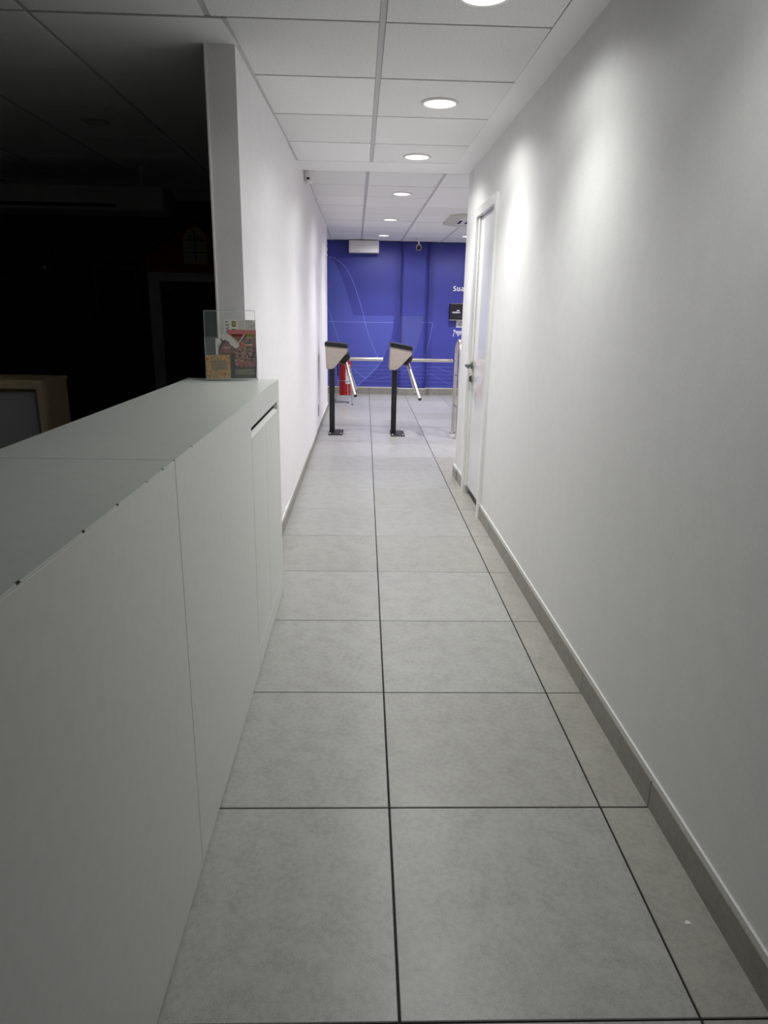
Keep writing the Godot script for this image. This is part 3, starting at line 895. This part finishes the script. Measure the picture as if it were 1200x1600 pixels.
	# plates on the left wall
	t = thing("speaker_plate", "small white wall plate with two dark holes high at the end of left wall", "wall plate", Vector3(-0.5165, 2.02, -9.45))
	st = mb()
	bx(st, Vector3(-0.004, 0, -0.10), Vector3(0.012, 0.17, 0.10), 0.003)
	obj("plate", st, M.white_plastic, t)
	for y in [0.045, 0.125]:
		st = mb()
		lathe(st, [Vector2(0.0, 0.0175), Vector2(0.022, 0.0165), Vector2(0.027, 0.012)], turned(Vector3(0, y, 0), Vector3(1, 0, 0)), 20)
		obj("hole_cover", st, M.black, t)
	t = thing("outlet_plate", "small grey outlet plate low on the left wall by the turnstile", "wall plate", Vector3(-0.5145, 0.205, -7.62))
	st = mb()
	bx(st, Vector3(-0.004, 0, -0.06), Vector3(0.009, 0.125, 0.06), 0.002)
	obj("plate", st, mat(Color(0.62, 0.63, 0.65), 0.5), t)
	st = mb()
	bx(st, Vector3(0.008, 0.04, -0.03), Vector3(0.0105, 0.085, 0.03), 0.001)
	obj("socket", st, mat(Color(0.48, 0.48, 0.50), 0.5), t)
	# lettering on the blue wall
	var tm := TextMesh.new()
	var sf := SystemFont.new()
	sf.font_names = PackedStringArray(["Droid Sans"])
	sf.font_weight = 700
	tm.font = sf
	tm.text = "Sua"
	tm.font_size = 32
	tm.pixel_size = 0.0034
	tm.depth = 0.004
	tm.horizontal_alignment = HORIZONTAL_ALIGNMENT_LEFT
	var le := mesh_at("wall_lettering", tm, M.text_white)
	le.position = Vector3(1.426, 1.718, FAR_Z + 0.002)
	tag(le, "white letters Sua on the blue wall above the black dispenser", "lettering")
	# black dispenser with a print
	t = thing("wall_dispenser", "black box with white lettering mounted on blue wall beside the corner", "dispenser", Vector3(1.50, 1.235, FAR_Z + 0.0))
	st = mb()
	bx(st, Vector3(-0.122, 0.0, -0.004), Vector3(0.15, 0.245, 0.085), 0.006)
	obj("box", st, M.black, t)
	st = mb()
	bx(st, Vector3(-0.128, -0.014, -0.002), Vector3(0.15, 0.0005, 0.09), 0.003)
	obj("bottom_rim", st, M.steel, t)
	st = mb()
	bx(st, Vector3(-0.112, 0.2445, -0.002), Vector3(0.15, 0.255, 0.09), 0.003)
	obj("top_rim", st, M.steel, t)
	var di := Image.create(160, 144, true, Image.FORMAT_RGB8)
	di.fill(Color(0.06, 0.06, 0.09))
	di.fill_rect(Rect2i(66, 54, 30, 11), Color(0.8, 0.8, 0.84))
	var wx := 22
	for k in 7:
		di.fill_rect(Rect2i(wx, 72, 10, 14), Color(0.82, 0.82, 0.86))
		di.fill_rect(Rect2i(wx + 3, 76 + (k % 2) * 3, 4, 4), Color(0.3, 0.3, 0.36))
		wx += 12
	for k in 6: di.fill_rect(Rect2i(88 + k * 8, 122, 6, 5), Color(0.35, 0.36, 0.42))
	line_on(di, [Vector2(128, 26), Vector2(133, 12), Vector2(138, 26), Vector2(128, 26)], 2.0, Color(0.8, 0.8, 0.85))
	var face := sheet("front_print", 0.25, 0.225, 0.0012, print_mat(di, 0.35), t)
	face.position = Vector3(0.012, 0.010, 0.0852)
	st = mb()
	bx(st, Vector3(0.105, 0.11, 0.084), Vector3(0.148, 0.195, 0.0945), 0.004)
	obj("small_panel", st, mat(Color(0.80, 0.86, 0.98), 0.3), t)
	# white card and brush marks below
	var ci := Image.create(72, 84, true, Image.FORMAT_RGB8)
	ci.fill(Color(0.80, 0.80, 0.84))
	line_on(ci, [Vector2(66, 10), Vector2(48, 34), Vector2(34, 46)], 5.0, Color(0.08, 0.08, 0.10))
	disc_on(ci, Vector2(32, 48), 8, 7, Color(0.08, 0.08, 0.1))
	line_on(ci, smooth([Vector2(60, 24), Vector2(66, 44), Vector2(58, 62), Vector2(40, 66), Vector2(32, 54)]), 4.0, Color(0.30, 0.30, 0.33))
	line_on(ci, [Vector2(2, 78), Vector2(70, 80)], 5.0, Color(0.93, 0.93, 0.95))
	var cd := sheet("wall_card", 0.105, 0.112, 0.003, print_mat(ci), self)
	cd.position = Vector3(1.556, 1.108, FAR_Z + 0.001)
	tag(cd, "white card with a dark brush stroke on blue wall under black box", "sign")
	st = mb()
	for c in [[[0.0, 0.115], [0.02, 0.10], [0.034, 0.082]], [[0.034, 0.118], [0.022, 0.10], [0.004, 0.085]], [[0.02, 0.07], [0.006, 0.04], [0.0, 0.006]], [[0.04, 0.10], [0.052, 0.06], [0.06, 0.055]], [[0.05, 0.095], [0.13, 0.095]], [[0.052, 0.08], [0.13, 0.078]], [[0.06, 0.065], [0.128, 0.062]], [[0.062, 0.04], [0.125, 0.045]], [[0.09, 0.04], [0.075, 0.01]], [[0.13, 0.10], [0.13, 0.06]], [[0.10, 0.095], [0.10, 0.064]]]:
		for i in c.size() - 1:
			var a := Vector2(c[i][0], c[i][1])
			var b2 := Vector2(c[i + 1][0], c[i + 1][1])
			var n := (b2 - a).orthogonal().normalized() * 0.0042
			extrude(st, PackedVector2Array([a - n, b2 - n, b2 + n, a + n]), 0.0, 0.002)
	var sq := obj("brush_lettering", st, M.text_white)
	sq.position = Vector3(1.462, 0.955, FAR_Z + 0.0005)
	tag(sq, "small white brushed lettering on blue wall below the white card", "lettering")

func curved_label(parent: Node, called: String, r: float, y0: float, y1: float, a0: float, a1: float, m: Material) -> void:
	var st := mb()
	st.set_smooth_group(1)
	var n := 12
	for i in n:
		var f0 := float(i) / n
		var f1 := float(i + 1) / n
		var p := [lerpf(a0, a1, f0), lerpf(a0, a1, f1)]
		for q in [[1, y1, f1], [1, y0, f1], [0, y0, f0], [1, y1, f1], [0, y0, f0], [0, y1, f0]]:
			st.set_uv(Vector2(1.0 - q[2], (y1 - q[1]) / (y1 - y0)))
			st.add_vertex(Vector3(r * cos(p[q[0]]), q[1], r * sin(p[q[0]])))
	obj(called, st, m, parent)

# ---------------------------------------------------------------- brochure holder
func text_block(im: Image, r: Rect2i, rows: int, c: Color, seed_: int) -> void:
	var g := RandomNumberGenerator.new()
	g.seed = seed_
	var lh := r.size.y / float(rows)
	for k in rows:
		var x := r.position.x
		var y := int(r.position.y + k * lh)
		while x < r.end.x - 3:
			var w := mini(g.randi_range(3, 12), r.end.x - x)
			im.fill_rect(Rect2i(x, y, w, maxi(1, int(lh * 0.5))), c)
			x += w + 2

func food_print(w: int, h: int, seed_: int, cols: Array) -> Image:
	var im := Image.create(w, h, true, Image.FORMAT_RGB8)
	var n := FastNoiseLite.new()
	n.seed = seed_
	n.frequency = 0.034
	n.fractal_octaves = 4
	n.domain_warp_enabled = true
	n.domain_warp_amplitude = 22.0
	for y in h:
		for x in w:
			var v := clampf(n.get_noise_2d(x, y) * 0.9 + 0.5, 0.0, 0.999) * (cols.size() - 1)
			var i := int(v)
			im.set_pixel(x, y, cols[i].lerp(cols[i + 1], v - i))
	return im

func build_holder() -> void:
	var lean := -0.33
	var b := Basis(Vector3.UP, 0.16) * Basis(Vector3(0, 0, 1), 0.018) * Basis(Vector3.RIGHT, lean)
	var at := Transform3D(b, Vector3(-0.574, TOP + 0.004, -3.005))
	var w := 0.218
	var hh := 0.308
	var t := thing("brochure_holder", "clear acrylic upright brochure holder on the far end of the counter", "brochure holder", at.origin)
	t.basis = b
	var ac := mat(Color(0.93, 0.96, 0.97, 0.045), 0.04)
	ac.metallic_specular = 0.25
	ac.transparency = BaseMaterial3D.TRANSPARENCY_ALPHA
	var st := mb()
	bx(st, Vector3(-w / 2, 0.0, -0.012), Vector3(w / 2, hh, -0.0095), 0.0006)
	obj("back_sheet", st, ac, t)
	st = mb()
	bx(st, Vector3(-w / 2, 0.0, 0.0105), Vector3(w / 2, 0.185, 0.0130), 0.0006)
	obj("front_sheet", st, ac, t)
	var edge := mat(Color(0.80, 0.84, 0.84, 0.45), 0.1)
	edge.transparency = BaseMaterial3D.TRANSPARENCY_ALPHA
	for s in [-1.0, 1.0]:
		st = mb()
		bx(st, Vector3(s * w / 2 - 0.001, 0.0, -0.0125), Vector3(s * w / 2 + 0.001, hh, -0.009), 0.0003)
		bx(st, Vector3(s * w / 2 - 0.001, 0.0, -0.009), Vector3(s * w / 2 + 0.001, 0.185, 0.0125), 0.0003)
		obj("side_edge", st, edge, t)
	st = mb()
	bx(st, Vector3(-w / 2, hh - 0.0012, -0.0125), Vector3(w / 2, hh + 0.0012, -0.009), 0.0003)
	obj("top_edge", st, edge, t)
	st = mb()
	bx(st, Vector3(-w / 2, -0.0005, -0.012), Vector3(w / 2, 0.0025, 0.013), 0.0005)
	obj("bottom_shelf", st, edge, t)
	# leaflets, back to front
	var put := func(o: MeshInstance3D, x: float, y: float, z: float, roll: float) -> void:
		o.transform = at * Transform3D(Basis(Vector3(0, 0, 1), roll), Vector3(x, y, z))
	# white text leaflet
	var im := Image.create(192, 256, true, Image.FORMAT_RGB8)
	im.fill(Color(0.80, 0.80, 0.76))
	for q in [[8, 8, 20, 90, 5], [22, 8, 8, 90, 12], [84, 6, 40, 86, 16], [128, 4, 30, 90, 10]]: text_block(im, Rect2i(q[0], q[1], q[2], q[3]), q[4], Color(0.45, 0.45, 0.45), q[0] + 5)
	for y in [8, 52]:
		im.fill_rect(Rect2i(46, y, 26, 32), Color(0.36, 0.36, 0.22))
		disc_on(im, Vector2(59, y + 15), 9, 11, Color(0.62, 0.56, 0.35) if y < 20 else Color(0.40, 0.45, 0.50))
	text_block(im, Rect2i(162, 6, 9, 80), 20, Color(0.12, 0.12, 0.12), 71)
	text_block(im, Rect2i(176, 16, 10, 60), 14, Color(0.12, 0.12, 0.12), 72)
	disc_on(im, Vector2(180, 84), 6, 6, Color(0.80, 0.30, 0.12))
	var o := sheet("text_leaflet", 0.136, 0.20, 0.0006, print_mat(im), self)
	put.call(o, 0.040, 0.066, -0.0085, -0.02)
	tag(o, "white leaflet with small text columns standing highest in the acrylic holder", "leaflet")
	# leaflet with a pink-red edge
	im = Image.create(128, 192, true, Image.FORMAT_RGB8)
	im.fill(Color(0.70, 0.42, 0.42))
	text_block(im, Rect2i(6, 14, 116, 14), 2, Color(0.80, 0.45, 0.46), 9)
	o = sheet("red_leaflet", 0.124, 0.185, 0.0006, print_mat(im), self)
	put.call(o, 0.044, 0.036, -0.0065, -0.03)
	tag(o, "pinkish red leaflet showing as a strip above the food flyer", "leaflet")
	# tilted white leaflet with a red corner
	im = Image.create(96, 128, true, Image.FORMAT_RGB8)
	im.fill(Color(0.82, 0.82, 0.78))
	fill_on(im, PackedVector2Array([Vector2(20, 0), Vector2(96, 0), Vector2(96, 60)]), Color(0.55, 0.10, 0.10))
	text_block(im, Rect2i(8, 20, 18, 40), 8, Color(0.5, 0.5, 0.5), 33)
	o = sheet("corner_leaflet", 0.085, 0.15, 0.0006, print_mat(im), self)
	put.call(o, -0.022, 0.032, -0.0045, 0.0)
	tag(o, "white leaflet with a red corner peeking out left behind the flyers", "leaflet")
	# food flyer
	im = food_print(224, 336, 5, [Color(0.05, 0.04, 0.03), Color(0.30, 0.12, 0.09), Color(0.22, 0.14, 0.10), Color(0.72, 0.50, 0.40), Color(0.28, 0.24, 0.14), Color(0.80, 0.70, 0.58)])
	fill_on(im, PackedVector2Array([Vector2(0, 0), Vector2(44, 0), Vector2(120, 86), Vector2(96, 112), Vector2(0, 40)]), Color(0.78, 0.76, 0.73))
	fill_on(im, PackedVector2Array([Vector2(50, 0), Vector2(150, 0), Vector2(112, 66)]), Color(0.45, 0.12, 0.13, 0.75))
	line_on(im, [Vector2(50, 2), Vector2(112, 66)], 9.0, Color(0.72, 0.68, 0.55, 0.9))
	line_on(im, [Vector2(156, 0), Vector2(98, 92)], 6.0, Color(0.80, 0.76, 0.70))
	fill_on(im, PackedVector2Array([Vector2(160, 0), Vector2(224, 0), Vector2(224, 30), Vector2(180, 34)]), Color(0.48, 0.50, 0.26, 0.8))
	fill_on(im, PackedVector2Array([Vector2(124, 66), Vector2(224, 66), Vector2(224, 104), Vector2(124, 98)]), Color(0.72, 0.40, 0.24, 0.7))
	disc_on(im, Vector2(180, 84), 26, 28, Color(0.18, 0.30, 0.22))
	fill_on(im, PackedVector2Array([Vector2(130, 78), Vector2(224, 74), Vector2(224, 92), Vector2(130, 94)]), Color(0.62, 0.30, 0.20))
	text_block(im, Rect2i(156, 80, 50, 10), 1, Color(0.85, 0.86, 0.80), 8)
	line_on(im, [Vector2(96, 100), Vector2(168, 168), Vector2(132, 206), Vector2(92, 170)], 4.0, Color(0.66, 0.58, 0.42))
	fill_on(im, PackedVector2Array([Vector2(96, 204), Vector2(224, 214), Vector2(224, 238), Vector2(96, 240)]), Color(0.55, 0.30, 0.28, 0.7))
	text_block(im, Rect2i(140, 190, 62, 10), 1, Color(0.12, 0.10, 0.08), 18)
	fill_on(im, PackedVector2Array([Vector2(0, 250), Vector2(224, 246), Vector2(224, 336), Vector2(0, 336)]), Color(0.22, 0.22, 0.17, 0.85))
	text_block(im, Rect2i(60, 268, 150, 40), 4, Color(0.55, 0.55, 0.48), 12)
	o = sheet("food_flyer", 0.142, 0.197, 0.0008, print_mat(im, 0.25), self)
	put.call(o, 0.034, 0.004, -0.0025, 0.0)
	tag(o, "colourful food flyer with a green round badge in the acrylic holder", "flyer")
	# dark leaflet with a brown round picture
	im = food_print(128, 200, 9, [Color(0.05, 0.05, 0.05), Color(0.10, 0.09, 0.08), Color(0.22, 0.17, 0.12)])
	fill_on(im, PackedVector2Array([Vector2(0, 60), Vector2(30, 24), Vector2(64, 8), Vector2(100, 22), Vector2(128, 60), Vector2(128, 70), Vector2(0, 74)]), Color(0.42, 0.27, 0.22))
	disc_on(im, Vector2(64, 46), 26, 22, Color(0.50, 0.30, 0.27))
	text_block(im, Rect2i(34, 36, 60, 18), 1, Color(0.62, 0.55, 0.48), 14)
	text_block(im, Rect2i(36, 84, 50, 12), 2, Color(0.60, 0.52, 0.30), 15)
	o = sheet("dark_leaflet", 0.064, 0.172, 0.0008, print_mat(im, 0.3), self, PackedVector2Array([Vector2(-0.032, 0), Vector2(0.032, 0), Vector2(0.032, 0.120), Vector2(0.012, 0.160), Vector2(-0.004, 0.172), Vector2(-0.020, 0.162), Vector2(-0.032, 0.135)]))
	put.call(o, -0.018, 0.004, -0.0005, 0.0)
	tag(o, "dark leaflet with a brown roundel between orange booklet and food flyer", "leaflet")
	# orange booklet
	im = food_print(160, 160, 21, [Color(0.45, 0.30, 0.08), Color(0.62, 0.44, 0.16), Color(0.72, 0.55, 0.25), Color(0.66, 0.60, 0.46), Color(0.38, 0.34, 0.28)])
	fill_on(im, PackedVector2Array([Vector2(40, 26), Vector2(146, 40), Vector2(140, 108), Vector2(40, 110)]), Color(0.55, 0.50, 0.42, 0.6))
	text_block(im, Rect2i(34, 40, 100, 62), 7, Color(0.32, 0.28, 0.22), 51)
	o = sheet("orange_booklet", 0.100, 0.104, 0.002, print_mat(im, 0.2), self)
	put.call(o, -0.056, 0.004, 0.0035, 0.0)
	tag(o, "small orange and gold booklet at the lower left of the acrylic holder", "booklet")

# ---------------------------------------------------------------- unlit room behind the counter
func build_dark_room() -> void:
	var zb := -7.4
	# toy-house facade with a gable
	var t := thing("house_facade", "dark red gabled house front with arched window above a grey door frame", "facade", Vector3(-1.72, 0, zb))
	var red := [mat(Color(0.66, 0.17, 0.15), 0.7), mat(Color(0.60, 0.15, 0.13), 0.7)]
	var y := 1.682
	var k := 0
	while y < 2.14:
		var y1 := minf(y + 0.058, 2.155)
		var half = func(v: float) -> Vector2:          # gable edges at height v
			return Vector2(lerpf(-0.52, 0.0, clampf((v - 1.83) / 0.335, 0.0, 1.0)), lerpf(0.52, 0.0, clampf((v - 1.83) / 0.335, 0.0, 1.0)))
		var a: Vector2 = half.call(y + 0.002)
		var c: Vector2 = half.call(y1 - 0.002)
		var st := mb()
		extrude(st, PackedVector2Array([Vector2(a.x, y + 0.002), Vector2(a.y, y + 0.002), Vector2(maxf(c.y, 0.012), y1 - 0.002), Vector2(minf(c.x, -0.012), y1 - 0.002)]), 0.0, 0.035)
		obj("plank", st, red[k % 2], t)
		y += 0.058
		k += 1
	var st := mb()
	for s in [-1.0, 1.0]:
		var e := [Vector2(s * 0.56, 1.80), Vector2(s * 0.56, 1.825), Vector2(0, 2.19), Vector2(0, 2.165)]
		if s > 0: e.reverse()
		extrude(st, PackedVector2Array(e), 0.0, 0.06)
	obj("roof_edge", st, mat(Color(0.07, 0.06, 0.06), 0.8), t)
	# arched window
	var arch := PackedVector2Array([Vector2(-0.118, 0.0), Vector2(0.118, 0.0)])
	for i in 13: arch.append(Vector2(0.118 * cos(PI * i / 12), 0.225 + 0.118 * sin(PI * i / 12)))
	var inn := PackedVector2Array()
	for p in arch: inn.append(Vector2(p.x * 0.86, (p.y - 0.17) * 0.90 + 0.17))
	st = mb()
	extrude(st, arch, 0.035, 0.05, Transform3D(Basis.IDENTITY, Vector3(0.0, 1.765, 0)))
	var wn := obj("arched_window", st, mat(Color(0.88, 0.78, 0.50), 0.6), t)
	st = mb()
	extrude(st, inn, 0.05, 0.053, Transform3D(Basis.IDENTITY, Vector3(0.0, 1.765, 0)))
	obj("pane", st, mat(Color(0.84, 0.85, 0.78), 0.5), wn)
	st = mb()
	bx(st, Vector3(-0.004, 1.785, 0.053), Vector3(0.004, 2.08, 0.057))
	for yy in [1.87, 1.985]: bx(st, Vector3(-0.10, yy, 0.053), Vector3(0.10, yy + 0.007, 0.057))
	for s in [-1.0, 1.0]: tube(st, [Vector3(0, 1.99, 0.055), Vector3(s * 0.035, 2.03, 0.055), Vector3(s * 0.06, 1.99, 0.055)], 0.004, 6)
	obj("mullion", st, mat(Color(0.25, 0.24, 0.22), 0.6), wn)
	# grey frame and dark door
	st = mb()
	bx(st, Vector3(-0.50, 0.0, 0.0), Vector3(-0.385, 1.68, 0.05), 0.003)
	bx(st, Vector3(0.385, 0.0, 0.0), Vector3(0.50, 1.68, 0.05), 0.003)
	bx(st, Vector3(-0.385, 1.592, 0.0), Vector3(0.385, 1.68, 0.05), 0.003)
	obj("door_frame", st, mat(Color(0.88, 0.88, 0.89), 0.6), t)
	var dm := mat(Color(0.13, 0.13, 0.14), 0.5)
	for i in 5:
		st = mb()
		bx(st, Vector3(-0.383 + i * 0.1532, 0.01, 0.0), Vector3(-0.383 + (i + 1) * 0.1532 - 0.004, 1.45, 0.028), 0.003)
		obj("door_plank", st, dm, t)
	for yy in [1.455, 1.525]:
		st = mb()
		bx(st, Vector3(-0.383, yy, 0.0), Vector3(0.383, yy + 0.062, 0.03), 0.003)
		obj("door_plank", st, dm, t)
	for q in [[-0.335, 1.50, 0.05], [-0.275, 1.50, 0.04]]:
		st = mb()
		bx(st, Vector3(q[0], q[1], 0.028), Vector3(q[0] + q[2], q[1] + q[2] * 1.2, 0.042), 0.004)
		var hd := obj("switch_box", st, mat(Color(0.5, 0.5, 0.5), 0.5), t)
		st = mb()
		lathe(st, [Vector2(0.0, 0.004), Vector2(0.012, 0.003), Vector2(0.013, 0.0)], turned(Vector3(q[0] + q[2] / 2, q[1] + q[2] * 0.6, 0.042), Vector3(0, 0, 1)), 14)
		obj("button", st, M.black, hd)
	# framed picture
	t = thing("framed_picture", "black framed dark picture hanging on the dark wall left of house front", "picture", Vector3(-2.56, 1.19, zb))
	st = mb()
	for q in [[-0.27, 0.0, 0.27, 0.05], [-0.27, 0.545, 0.23, 0.595], [-0.27, 0.05, -0.22, 0.545], [0.22, 0.05, 0.27, 0.545]]: bx(st, Vector3(q[0], q[1], 0.0), Vector3(0.27 if q[2] == 0.23 else q[2], q[3], 0.035), 0.004)
	obj("frame", st, mat(Color(0.05, 0.05, 0.05), 0.5), t)
	st = mb()
	for q in [[-0.22, 0.05, 0.22, 0.075], [-0.22, 0.52, 0.22, 0.545], [-0.22, 0.075, -0.195, 0.52], [0.195, 0.075, 0.22, 0.52]]: bx(st, Vector3(q[0], q[1], 0.0), Vector3(q[2], q[3], 0.02), 0.001)
	obj("mount", st, mat(Color(0.38, 0.38, 0.39), 0.6), t)
	st = mb()
	bx(st, Vector3(-0.195, 0.075, 0.0), Vector3(0.195, 0.52, 0.012))
	obj("picture_sheet", st, mat(Color(0.06, 0.06, 0.07), 0.5), t)
	# screen on the same wall
	t = thing("wall_screen", "switched-off black wall screen with a pale spot, left in the dark room", "screen", Vector3(-3.55, 1.585, zb))
	st = mb()
	bx(st, Vector3(-0.40, 0.0, 0.0), Vector3(0.40, 0.32, 0.06), 0.008)
	obj("case", st, mat(Color(0.04, 0.04, 0.045), 0.5), t)
	st = mb()
	bx(st, Vector3(-0.385, 0.015, 0.058), Vector3(0.385, 0.305, 0.0615), 0.001)
	obj("display", st, mat(Color(0.02, 0.02, 0.025), 0.35), t)
	st = mb()
	lathe(st, [Vector2(0.0, 0.004), Vector2(0.018, 0.003), Vector2(0.02, 0.0)], turned(Vector3(0.31, 0.115, 0.0615), Vector3(0, 0, 1)), 16)
	obj("sticker", st, mat(Color(0.75, 0.75, 0.75), 0.5), t)
	# long grey unit under the ceiling
	t = thing("ceiling_unit", "long grey air unit hung under the ceiling of the dark room", "air conditioner", Vector3(-2.3, 2.02, -5.6))
	st = mb()
	bx(st, Vector3(-0.80, 0.0, -0.25), Vector3(0.80, 0.18, 0.10), 0.015)
	obj("casing", st, mat(Color(0.62, 0.62, 0.62), 0.5), t)
	st = mb()
	bx(st, Vector3(-0.72, 0.02, 0.098), Vector3(0.45, 0.045, 0.103), 0.001)
	obj("outlet_slot", st, M.black, t)
	for x in [-0.6, 0.6]:
		st = mb()
		bx(st, Vector3(x - 0.015, 0.17, -0.1), Vector3(x + 0.015, CEIL - 2.02 + 0.001, -0.07), 0.001)
		obj("hanger", st, M.rail, t)
	# cabinet behind the counter
	t = thing("panelled_cabinet", "beige cabinet with recessed grey front panel standing behind the counter", "cabinet", Vector3(-1.98, 0, -3.84))
	var beige := on_world(mat(Color(0.86, 0.78, 0.64), 0.6), M.plaster.albedo_texture, 3.0)
	var g := mat(Color(0.74, 0.74, 0.76), 0.6)
	st = mb()
	bx(st, Vector3(-0.45, 0.0, -0.16), Vector3(0.265, 0.93, 0.10), 0.002)
	obj("body", st, beige, t)
	st = mb()
	bx(st, Vector3(-0.46, 0.9295, -0.17), Vector3(0.267, 0.95, 0.152), 0.002)
	obj("top", st, beige, t)
	st = mb()
	bx(st, Vector3(0.232, 0.0, 0.099), Vector3(0.266, 0.93, 0.152), 0.002)
	bx(st, Vector3(-0.46, 0.0, 0.099), Vector3(-0.425, 0.93, 0.152), 0.002)
	bx(st, Vector3(-0.425, 0.905, 0.099), Vector3(0.232, 0.93, 0.152), 0.002)
	obj("front_frame", st, beige, t)
	st = mb()
	bx(st, Vector3(-0.41, 0.02, 0.099), Vector3(0.215, 0.885, 0.125), 0.008)
	obj("front_panel", st, g, t)
	# small vent in the dark ceiling
	t = thing("ceiling_vent", "small flat slotted vent in the dark room's ceiling", "vent", Vector3(-1.56, CEIL, -4.41))
	st = mb()
	bx(st, Vector3(-0.065, -0.006, -0.05), Vector3(0.065, 0.004, 0.05), 0.002)
	obj("frame", st, mat(Color(0.62, 0.62, 0.62), 0.5), t)
	for i in 2:
		st = mb()
		bx(st, Vector3(-0.055, -0.010, -0.03 + i * 0.045), Vector3(0.055, -0.0055, -0.015 + i * 0.045), 0.001)
		obj("slat", st, mat(Color(0.75, 0.75, 0.75), 0.5), t)
